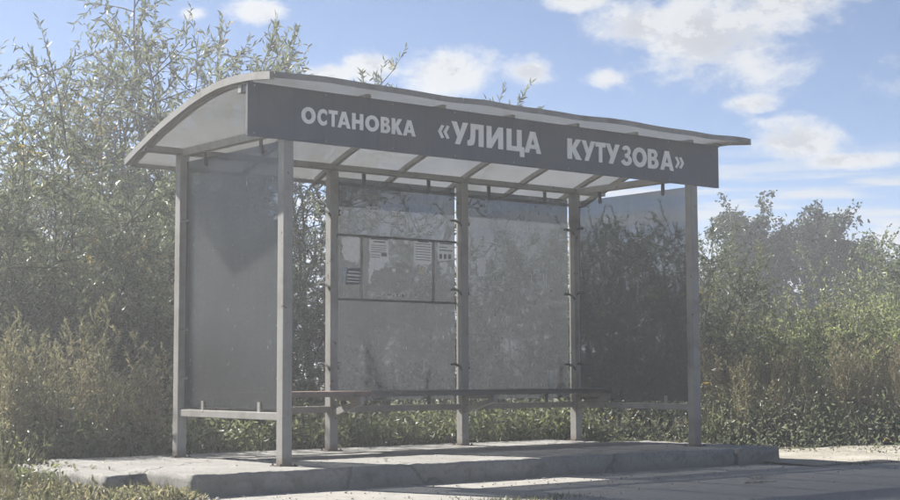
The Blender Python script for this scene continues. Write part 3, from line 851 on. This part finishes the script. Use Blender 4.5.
# ------------------------------------------------------------------ plants
class Plant:
    """stems as tubes, leaves as folded two-triangle blades"""
    def __init__(s, seed): s.r = np.random.default_rng(seed); s.tubes = MB(); s.L = []
    def stem(s, pts, r0, r1, k=4):
        s.tubes.tube(pts, list(np.linspace(r0, r1, len(pts))), k, caps=False)
    def path(s, p, d, length, n, bend, droop=0.0):
        out = [np.array(p, float)]; d = np.array(d, float); d /= np.linalg.norm(d)
        for i in range(n):
            d = d + s.r.normal(0, bend, 3) + np.array([0, 0, -droop]); d /= np.linalg.norm(d)
            out.append(out[-1] + d * length / n)
        return out
    def leaf(s, p, d, length, width): s.L.append((p, d, length, width))
    def leaf_mesh(s, name):
        n = len(s.L)
        P = np.array([l[0] for l in s.L]); D = np.array([l[1] for l in s.L]); D /= np.linalg.norm(D, axis=1)[:, None] + 1e-9
        Ln = np.array([l[2] for l in s.L])[:, None]; W = np.array([l[3] for l in s.L])[:, None]
        R = s.r.normal(0, 1, (n, 3)); A = np.cross(D, R); A /= np.linalg.norm(A, axis=1)[:, None] + 1e-9
        N = np.cross(A, D); fold = W * .35
        mid = P + D * Ln * .45
        V = np.empty((n, 4, 3)); V[:, 0] = P; V[:, 1] = mid + A * W / 2 + N * fold; V[:, 2] = P + D * Ln - N * Ln * .12; V[:, 3] = mid - A * W / 2 + N * fold
        b = np.arange(n)[:, None] * 4
        T = np.concatenate([b + [[0, 1, 2]], b + [[0, 2, 3]]]).reshape(-1, 3)
        return np_mesh(name, V.reshape(-1, 3), tris=T)


def at_t(path, t):
    f = t * (len(path) - 1); i = min(int(f), len(path) - 2); return path[i] + (path[i + 1] - path[i]) * (f - i), path[i + 1] - path[i]


def willow(seed, H=4.5, stems=8, spread=1.1, nb=22, ntw=7, leaves=13, ll=.098, lw=.021, top_loose=True, low=0.06, ups=1.0):
    P = Plant(seed); r = P.r
    for s_ in range(stems):
        a = 2 * math.pi * (s_ + r.uniform(-.4, .4)) / stems; lean = r.uniform(.10, .42) * spread
        h = H * r.uniform(.68, 1.0) / math.sqrt(1 + lean * lean)
        base = np.array([math.cos(a), math.sin(a), 0]) * r.uniform(.05, .28)
        st = P.path(base, (math.cos(a) * lean, math.sin(a) * lean, 1.0), h * math.sqrt(1 + lean * lean), 9, .07)
        P.stem(st, .028, .006, 5)
        for b in range(nb):
            t = low + (1 - low) * (b + r.uniform(0, 1)) / nb
            p, d = at_t(st, t); an = r.uniform(0, 2 * math.pi)
            out = np.array([math.cos(an), math.sin(an), 0]) + np.array([math.cos(a), math.sin(a), 0]) * .5
            L = H * r.uniform(.16, .30) * (1.05 - .62 * t)
            br = P.path(p, out + np.array([0, 0, r.uniform(.2, .95) * ups]), L, 4, .12)
            P.stem(br, .009, .003, 3)
            for q in range(ntw):
                tt = .15 + .85 * (q + r.uniform(0, 1)) / ntw
                p2, d2 = at_t(br, min(tt, .999)); d2 = d2 / np.linalg.norm(d2)
                tl = r.uniform(.16, .42)
                tw = P.path(p2, d2 + r.normal(0, .7, 3) + np.array([0, 0, .1]), tl, 3, .14, .06)
                P.stem(tw, .003, .0015, 3)
                for i in range(leaves):
                    pp, dd = at_t(tw, min(.999, (i + r.uniform(0, 1)) / leaves)); dd = dd / np.linalg.norm(dd)
                    P.leaf(pp, dd * .8 + r.normal(0, .55, 3) + np.array([0, 0, -.1]), ll * r.uniform(.6, 1.15), lw * r.uniform(.8, 1.2))
        # bare-ish leader shoot
        if top_loose:
            tip = st[-1]; lead = P.path(tip, st[-1] - st[-2], H * r.uniform(.06, .16), 4, .08)
            P.stem(lead, .006, .0015, 3)
            for i in range(34):
                pp, dd = at_t(lead, min(.999, r.uniform(0, 1))); dd = dd / np.linalg.norm(dd)
                P.leaf(pp, dd * .9 + r.normal(0, .5, 3), ll * r.uniform(.6, 1.1), lw)
    return P


def dome_shrub(seed, H=1.9, R=1.2, n=9000, ll=.055, lw=.030, stems=16):
    P = Plant(seed); r = P.r
    tips = []
    for s_ in range(stems * 9):
        a = r.uniform(0, 2 * math.pi); rr = R * math.sqrt(r.uniform(0, 1)) * .95
        h = H * (1 - .62 * (rr / R) ** 2) * r.uniform(.72, 1.12)
        st = P.path((math.cos(a) * rr * .25, math.sin(a) * rr * .25, 0), (math.cos(a) * rr * .75, math.sin(a) * rr * .75, h), math.hypot(h, rr * .75), 6, .10)
        P.stem(st, .008, .002, 3)
        for b in range(5):
            p, d = at_t(st, r.uniform(.3, .98)); tw = P.path(p, d / np.linalg.norm(d) + r.normal(0, .8, 3), r.uniform(.12, .34), 2, .15); tips.append(tw); P.stem(tw, .003, .001, 3)
        tips.append(st[2:])
    per = max(1, n // len(tips))
    for tw in tips:
        for i in range(per):
            pp, dd = at_t(tw, min(.999, r.uniform(0, 1))); dd = dd / np.linalg.norm(dd)
            P.leaf(pp + r.normal(0, .012, 3), dd * .5 + r.normal(0, .6, 3), ll * r.uniform(.55, 1.2), lw * r.uniform(.7, 1.2))
    return P


def mugwort(seed, H=1.35, n_stem=3, dry=False):
    P = Plant(seed); r = P.r
    for s_ in range(n_stem):
        a = r.uniform(0, 6.28); h = H * r.uniform(.75, 1.0)
        st = P.path((r.normal(0, .06), r.normal(0, .06), 0), (math.cos(a) * .13, math.sin(a) * .13, 1), h, 7, .05)
        P.stem(st, .006, .0015, 4)
        for i in range(34):           # leafy lower stem
            t = r.uniform(.06, .72); p, d = at_t(st, t); an = r.uniform(0, 6.28)
            ln = r.uniform(.04, .09) * (1.1 - .45 * t)
            P.leaf(p, (math.cos(an), math.sin(an), r.uniform(-.25, .9)), ln, ln * .22)
        for b in range(22):           # plume: upright side sprays covered in narrow leaves and seed heads
            t = .30 + .70 * (b + r.uniform(0, 1)) / 22; p, d = at_t(st, min(.999, t)); an = r.uniform(0, 6.28)
            sp_ = P.path(p, (math.cos(an) * .75, math.sin(an) * .75, 1.0), h * r.uniform(.16, .36) * (1.22 - t), 3, .12)
            P.stem(sp_, .0022, .001, 3)
            for i in range(24):
                pp, dd = at_t(sp_, min(.999, r.uniform(.05, 1)))
                P.leaf(pp, dd / np.linalg.norm(dd) * 1.1 + r.normal(0, .42, 3), r.uniform(.016, .042), r.uniform(.005, .009))
    return P


def far_tree(seed, H=8.0, R=2.4, n=9000, q=.20, droop=.25):
    P = Plant(seed); r = P.r
    tr = P.path((0, 0, 0), (r.normal(0, .04), r.normal(0, .04), 1), H * .9, 8, .05); P.stem(tr, .16, .03, 6)
    tips = []
    for b in range(46):
        t = .16 + .82 * (b + r.uniform(0, 1)) / 46; p, d = at_t(tr, min(.999, t)); an = r.uniform(0, 6.28)
        env = max(.22, math.sqrt(max(0.0, 1 - ((t - .52) / .52) ** 2)))
        br = P.path(p, (math.cos(an), math.sin(an), .75), R * env * r.uniform(.65, 1.1) + .3, 5, .14); P.stem(br, .035, .008, 4)
        for k in range(8):
            p2, d2 = at_t(br, min(.999, r.uniform(.25, 1)))
            tw = P.path(p2, d2 / np.linalg.norm(d2) + r.normal(0, .7, 3), r.uniform(.4, .95), 4, .15, droop); tips.append(tw)
            P.stem(tw, .007, .003, 3)
    per = n // len(tips)
    for tw in tips:
        for i in range(per):
            pp, dd = at_t(tw, min(.999, r.uniform(0, 1)))
            P.leaf(pp + r.normal(0, .09, 3), dd / np.linalg.norm(dd) * .5 + r.normal(0, .6, 3) + np.array([0, 0, -.3]), q * r.uniform(.5, 1.2), q * r.uniform(.35, .6))
    return P


def proto(P, stem_name, leaf_name):
    me_s = P.tubes.mesh(stem_name); me_l = P.leaf_mesh(leaf_name)
    return me_s, me_l


def plant(pr, name, label, cat, loc, rz, s, stem_mat, leaf_mat, parts=('trunk', 'crown'), group=None, sz=1.0):
    t = tag(empty(name, loc, rz), label, cat, group); t.scale = (s, s, s * sz)
    for me, nm, mt in zip(pr, parts, (stem_mat, leaf_mat)):
        o = bpy.data.objects.new(nm, me); COL.objects.link(o); o.parent = t
        o.material_slots  # slot comes from the mesh
        if not me.materials: me.materials.append(None)
        o.material_slots[0].link = 'OBJECT'; o.material_slots[0].material = MT[mt]
    return t


def gz(x, y): return ground_z(x, y) - .02


def dirxy(px, dist):
    d = ray(px, 373); d = d / math.hypot(d[0], d[1]); return CAM[0] + d[0] * dist, CAM[1] + d[1] * dist


rw = np.random.default_rng(3)
W = [proto(willow(21 + i, **k), 'trunk', 'crown') for i, k in enumerate([
    dict(H=4.6, stems=8, nb=21, ntw=7, leaves=12, spread=1.0),
    dict(H=4.6, stems=7, nb=22, ntw=7, leaves=13, spread=.8),
    dict(H=4.6, stems=9, nb=20, ntw=6, leaves=13, spread=1.3),
    dict(H=4.6, stems=5, nb=20, ntw=5, leaves=10, spread=.9, low=.2)])]
# (photo column, distance, scale, variant)
tall = [(22, 16.2, .80, 0), (-40, 15.6, .78, 2), (78, 17.2, .90, 2), (128, 20.6, 1.24, 3), (165, 22.0, 1.35, 1), (205, 21.6, 1.26, 3), (238, 22.6, 1.04, 3), (108, 21.5, 1.06, 1)]
for px, d, s, v in tall:
    x, y = dirxy(px, d)
    plant(W[v], 'willow_shrub', 'tall silvery willow shrub with narrow leaves behind the left end of the shelter', 'shrub', (x, y, gz(x, y)), rw.uniform(0, 6.28), s, 'bark', 'willow', group='tall willow shrubs behind the left end of the shelter')
x, y = dirxy(325, 22.0)
plant(W[3], 'willow_shrub', 'thin willow shrub whose leafy tip shows above the roof beside a white cloud', 'shrub', (x, y, gz(x, y)), 4.4, 1.25, 'bark', 'willow')
for px, d, s, v in [(60, 15.4, .50, 0), (150, 16.3, .52, 2), (215, 17.0, .52, 1), (290, 18.0, .56, 0), (330, 19.4, .64, 2), (395, 19.6, .62, 1), (455, 20.2, .62, 0), (515, 20.4, .60, 2), (570, 20.8, .60, 1), (10, 15.0, .46, 1), (250, 18.6, .66, 2), (35, 18.8, .72, 2), (95, 18.4, .70, 0), (140, 19.0, .74, 2), (185, 19.2, .72, 1), (-20, 18.4, .72, 1), (225, 20.0, .74, 0)]:
    x, y = dirxy(px, d)
    plant(W[v], 'willow_shrub', 'bushy willow shrub growing close behind the shelter', 'shrub', (x, y, gz(x, y)), rw.uniform(0, 6.28), s, 'bark', 'willow', group='bushy willow shrubs close behind the shelter')
for px, d, s, v in [(615, 18.6, .58, 0), (655, 19.0, .60, 2), (702, 18.6, .58, 1), (718, 20.5, .56, 3), (640, 21, .62, 1), (742, 20.8, .40, 0)]:
    x, y = dirxy(px, d)
    plant(W[v], 'willow_shrub', 'grey-green willow shrub beside the right end of the shelter', 'shrub', (x, y, gz(x, y)), rw.uniform(0, 6.28), s, 'bark', 'willow', group='willow shrubs at the right end of the shelter')

for x, y, s, v in ((-2.9, 2.5, .50, 0), (-4.1, 2.1, .60, 2), (-5.6, 2.2, .66, 1)):
    plant(W[v], 'willow_shrub', 'willow shrub continuing the thicket past the mugwort away from the shelter', 'shrub', (x, y, gz(x, y)), rw.uniform(0, 6.28), s, 'bark', 'willow', group='willow shrubs along the verge')

# rounder yellow-green shrubs on the right and behind
S = [proto(dome_shrub(50 + i, **k), 'trunk', 'crown') for i, k in enumerate([dict(H=2.0, R=1.25, n=13000), dict(H=2.0, R=1.1, n=12000, ll=.06), dict(H=2.0, R=1.4, n=14000, ll=.05, lw=.026)])]
for i, (px, d, s) in enumerate([(790, 19.3, .86), (850, 19.0, .92), (910, 19.4, .92), (745, 19.0, .70), (820, 21.5, .92), (880, 22.5, .98), (770, 22.5, .90), (935, 22, 1.1)]):
    x, y = dirxy(px, d)
    plant(S[i % 3], 'leafy_shrub', 'yellow-green rounded shrub right of the shelter above the dirt path', 'shrub', (x, y, gz(x, y)), rw.uniform(0, 6.28), s, 'bark', 'shrub', group='rounded shrubs right of the shelter')
A = [proto(willow(71 + i, H=4.0, stems=7, nb=20, ntw=6, leaves=8, ll=.075, lw=.045, spread=1.1, top_loose=False), 'trunk', 'crown') for i in range(2)]
for i, (px, d, s) in enumerate([(888, 26, .76), (920, 25, .84), (905, 29, .70), (725, 30, .50), (700, 29, .68)]):
    x, y = dirxy(px, d)
    plant(A[i % 2], 'alder_tree', ('small round-leaved tree at the right behind the rounded shrubs', 'low round-leaved tree far behind the shelter')[i > 2], 'tree', (x, y, gz(x, y)), rw.uniform(0, 6.28), s, 'bark', 'alder', group=('round-leaved trees behind the rounded shrubs', 'low round-leaved trees farther back')[i > 2])

# far trees in haze
FT = [proto(far_tree(90, 8, 1.5, 15000, .19), 'trunk', 'crown'), proto(far_tree(91, 8, 1.25, 14000, .19), 'trunk', 'crown'), proto(far_tree(92, 8, 1.7, 17000, .19), 'trunk', 'crown')]
for i, (px, d, s, v, lab) in enumerate([(761, 38.5, .59, 0, None), (781, 39.5, .67, 2, 'hazy far tree with the tallest rounded crown'), (823, 38.5, .655, 1, None), (843, 40, .62, 0, None), (864, 41, .56, 1, None), (738, 46, .52, 2, None), (895, 48, .52, 0, None), (925, 50, .56, 2, None)]):
    x, y = dirxy(px, d)
    plant(FT[v], 'far_tree', lab or 'hazy dark green tree in the distant clump', 'tree', (x, y, gz(x, y)), rw.uniform(0, 6.28), s, 'birch', 'far', group=None if lab else 'distant trees right of the shelter')

# mugwort and other tall weeds
Wd = [proto(mugwort(120 + i, 1.35, 2 + i % 3), 'stem', 'foliage') for i in range(6)]
cnt = 0
spots = []
for k in range(56):
    spots.append((rw.uniform(-25, 178), rw.uniform(12.2, 14.6), rw.uniform(.42, .78)))
for px, top in ((92, 290), (84, 306), (100, 312), (76, 322), (108, 326), (12, 303), (2, 312), (24, 312), (36, 330), (140, 336), (150, 343), (158, 352), (126, 350), (116, 345), (62, 332), (48, 326), (-8, 310), (168, 362), (70, 340), (30, 322)):
    d = rw.uniform(12.4, 13.3); spots.append((px, d, ((373 - top) / F * d + CAM[2] - GZ) / 1.33))
for px, d, s_ in spots:
    x, y = dirxy(px, d)
    if x > -1.05 and y < 2.1: continue
    plant(Wd[cnt % 6], 'mugwort_plant', 'tall mugwort weed with seedy plume in the thicket left of the platform', 'weed', (x, y, gz(x, y)), rw.uniform(0, 6.28), s_, 'stem', 'weed', ('stem', 'foliage'), 'mugwort left of the platform'); cnt += 1
for k in range(26):
    x, y = rw.uniform(-2.7, -1.12), rw.uniform(-.5, 1.2)
    plant(Wd[(k * 5 + 1) % 6], 'mugwort_plant', 'low young weed crowding the broken left end of the platform', 'weed', (x, y, gz(x, y)), rw.uniform(0, 6.28), rw.uniform(.16, .40) * (1 if y > .2 else .7), 'stem', 'dry' if k % 3 == 0 else 'weed', ('stem', 'foliage'), 'low weeds at the left end of the platform', rw.uniform(.55, .8))
for k in range(70):
    px = rw.uniform(702, 925); d = rw.uniform(17.0, 18.6); x, y = dirxy(px, d)
    dryq = rw.uniform() < (.65 if px < 765 or px > 850 else .3)
    plant(Wd[k % 6], 'dry_weed' if dryq else 'mugwort_plant', 'brown drying weed stalk at the edge of the dirt path' if dryq else 'green weed stalk at the edge of the dirt path', 'weed', (x, y, gz(x, y)), rw.uniform(0, 6.28), rw.uniform(.55, .98), 'stem', 'dry' if dryq else 'weed', ('stem', 'foliage'), 'brown weeds by the dirt path' if dryq else 'green weeds by the dirt path')
for k in range(40):
    x = rw.uniform(-.6, 5.0); y = rw.uniform(2.15, 3.3)
    plant(Wd[k % 6], 'mugwort_plant', 'green weed growing along the rear edge of the platform', 'weed', (x, y, gz(x, y)), rw.uniform(0, 6.28), rw.uniform(.22, .46), 'stem', 'cover', ('stem', 'foliage'), 'weeds behind the platform')


# ground cover and grass: uncountable, one object each
def scatter_cover(name, mat, spots_fn, n, hmin, hmax, seed, wide, big=1.0):
    r = np.random.default_rng(seed); P = Plant(seed)
    for i in range(n):
        x, y, k = spots_fn(r); z = ground_z(x, y)
        h = r.uniform(hmin, hmax) * k
        if wide:
            st0 = np.array([x, y, z + r.uniform(0, h)])
            P.leaf(st0, (r.normal(0, .6), r.normal(0, .6), r.uniform(-.2, .9)), r.uniform(.028, .062) * big, r.uniform(.012, .026) * big)
        else:
            P.leaf((x, y, z - .01), (r.normal(0, .33), r.normal(0, .33), 1), h, r.uniform(.004, .008))
    o = link_mesh(name, P.leaf_mesh(name), MT[mat]); tag(o, kind='stuff'); return o


def near_back(r): return r.uniform(-.9, 5.2), 1.98 + abs(r.normal(0, .55)), r.uniform(.5, 1)
def left_patch(r):
    px, d = r.uniform(-30, 165), r.uniform(11.0, 14.8); x, y = dirxy(px, d)
    if x > -1.0 and -.4 < y < 2: x = -1.1 - r.uniform(0, 1.0)
    return x, y, r.uniform(.5, 1) * (1 if d > 12.0 else .38)
def right_patch(r):
    px, d = r.uniform(700, 930), 16.9 + abs(r.normal(0, 1.2)); x, y = dirxy(px, d); return x, y, r.uniform(.4, 1)
def wild(r):
    px, d = r.uniform(-40, 940), r.uniform(15, 24); x, y = dirxy(px, d); return x, y, r.uniform(.5, 1)


o = scatter_cover('ground_cover', 'cover', near_back, 26000, .1, .62, 201, True, 1.45); tag(o, 'low leafy ground cover behind the platform and under the panes', 'undergrowth')
o = scatter_cover('ground_cover', 'cover', left_patch, 22000, .05, .5, 202, True); tag(o, 'low leafy ground cover among weeds left of the platform', 'undergrowth')
o = scatter_cover('ground_cover', 'cover', right_patch, 22000, .08, .7, 203, True); tag(o, 'low leafy ground cover along the dirt path', 'undergrowth')
o = scatter_cover('grass', 'grass', near_back, 4500, .15, .45, 204, False); tag(o, 'pale green grass behind the platform', 'grass')
o = scatter_cover('grass', 'grass', right_patch, 9000, .15, .6, 205, False); tag(o, 'tall pale grass along the dirt path', 'grass')
def left_end(r): return -1.02 - abs(r.normal(0, .8)), r.uniform(-.75, 1.3), r.uniform(.4, 1)
o = scatter_cover('ground_cover', 'weed', left_end, 5000, .01, .11, 209, True); tag(o, 'creeping weeds over the broken left end of the platform', 'undergrowth')
o = scatter_cover('grass', 'grass', left_end, 4200, .04, .16, 210, False); tag(o, 'short tangled grass at the left end of the platform', 'grass')
o = scatter_cover('grass', 'grass', left_patch, 9000, .12, .5, 206, False); tag(o, 'tangled grass left of the platform', 'grass')
o = scatter_cover('ground_cover', 'willow', wild, 30000, .1, 1.2, 207, True); tag(o, 'dark undergrowth beneath the shrubs', 'undergrowth')


def roadside(r):
    k = r.uniform()
    if k < .45: x, y = r.normal(.45, .35), -1.95 + r.normal(0, .10)
    elif k < .75: x, y = r.uniform(4.9, 9), -1.0 + r.normal(0, .12)
    else: x, y = r.uniform(-2.6, -1.0), r.normal(-.35, .25)
    return x, y, r.uniform(.3, 1)


o = scatter_cover('grass', 'grass', roadside, 2200, .02, .07, 208, False); tag(o, 'short dry grass tufts at the road edge', 'grass')

# pebbles and litter
mb = MB(); rp = np.random.default_rng(8)
ico = [(0, 0, 1), (.9, 0, .4), (.28, .85, .4), (-.72, .53, .4), (-.72, -.53, .4), (.28, -.85, .4), (0, 0, -.6)]
icf = [(0, 1, 2), (0, 2, 3), (0, 3, 4), (0, 4, 5), (0, 5, 1), (1, 6, 2), (2, 6, 3), (3, 6, 4), (4, 6, 5), (5, 6, 1)]
for k in range(900):
    zone = rp.uniform()
    if zone < .5: x, y, z = rp.uniform(-2.5, 6.5), -.62 - abs(rp.normal(0, .6)), GZ + .012
    elif zone < .7: x, y, z = rp.uniform(4.95, 10), rp.uniform(-.9, .6), GZ + .03
    else: x, y, z = rp.uniform(-.9, 4.2), rp.uniform(-.35, 1.85), .002
    if k < 170: x, y, z = rp.uniform(-2.1, -.9), -.62 + rp.normal(0, .16), GZ + .014
    s = rp.uniform(.003, .011) * (1 if zone < .7 else .6) * (1.8 if k < 170 else 1)
    if rp.uniform() < .03: s *= 2.2
    a = rp.uniform(0, 6.28)
    mb.add([(x + s * (p[0] * math.cos(a) - p[1] * math.sin(a)) * 1.2, y + s * (p[0] * math.sin(a) + p[1] * math.cos(a)), z + s * p[2] * .7) for p in ico], icf)
o = mb.build('pebbles', MT['stone']); tag(o, 'scattered gravel on the road edge and platform', 'gravel', kind='stuff')
for (x, y, a, L, lab) in ((2.95, -1.75, .2, .55, 'long pale dry twig lying on the asphalt'), (2.6, -1.98, -.1, .30, 'short pale twig on the asphalt near the long twig')):
    P = Plant(int(x * 100)); pts = P.path((x, y, GZ + .017), (math.cos(a), math.sin(a), 0), L, 6, .08)
    pts = [np.array([p[0], p[1], GZ + .019]) for p in pts]
    b = MB().tube(pts, [.010, .010, .009, .008, .007, .005, .003], 5)
    b.tube([pts[3], pts[3] + np.array([.07, .06, .0])], [.006, .003], 4)
    tag(b.build('fallen_twig', MT['twig']), lab, 'twig')
P = Plant(900); x, y = dirxy(705.5, 16.3); top = on_plane(705.5, 384, 0, x)
st = [np.array([x, y, gz(x, y)]), np.array([x + .02, y, (top[2] + gz(x, y)) / 2]), np.array([x, y, top[2]])]
t = tag(empty('yellow_flower', (x, y, gz(x, y))), 'small yellow flower on a stalk beside the right shelter post', 'flower')
child_at(MB().tube(st, .003, 4).build('stem', MT['stem']), t)
b = MB()
for k in range(9):
    a = k * .7; b.add([(x, y, top[2]), (x + .05 * math.cos(a), y + .05 * math.sin(a), top[2] + .018), (x + .05 * math.cos(a + .5), y + .05 * math.sin(a + .5), top[2] + .018)], [(0, 1, 2)])
child_at(b.build('petal', MT['flower']), t)

# ------------------------------------------------------------------ haze: added volume that imitates the veil of lens glare
m, G = new_mat('added veil haze')
vol = G.node('ShaderNodeVolumePrincipled')
vol.inputs['Color'].default_value = (0.97, 0.98, 1.0, 1); vol.inputs['Density'].default_value = HAZE_DENSITY; vol.inputs['Anisotropy'].default_value = 0.4
G.l.new(vol.outputs[0], G.out.inputs['Volume'])
hz = MB().box(-440, 440, -440, 440, GZ - 1.8, 8.2).build('haze', m)
tag(hz, 'thin pale haze added to imitate the veil of lens glare', 'haze', kind='stuff')
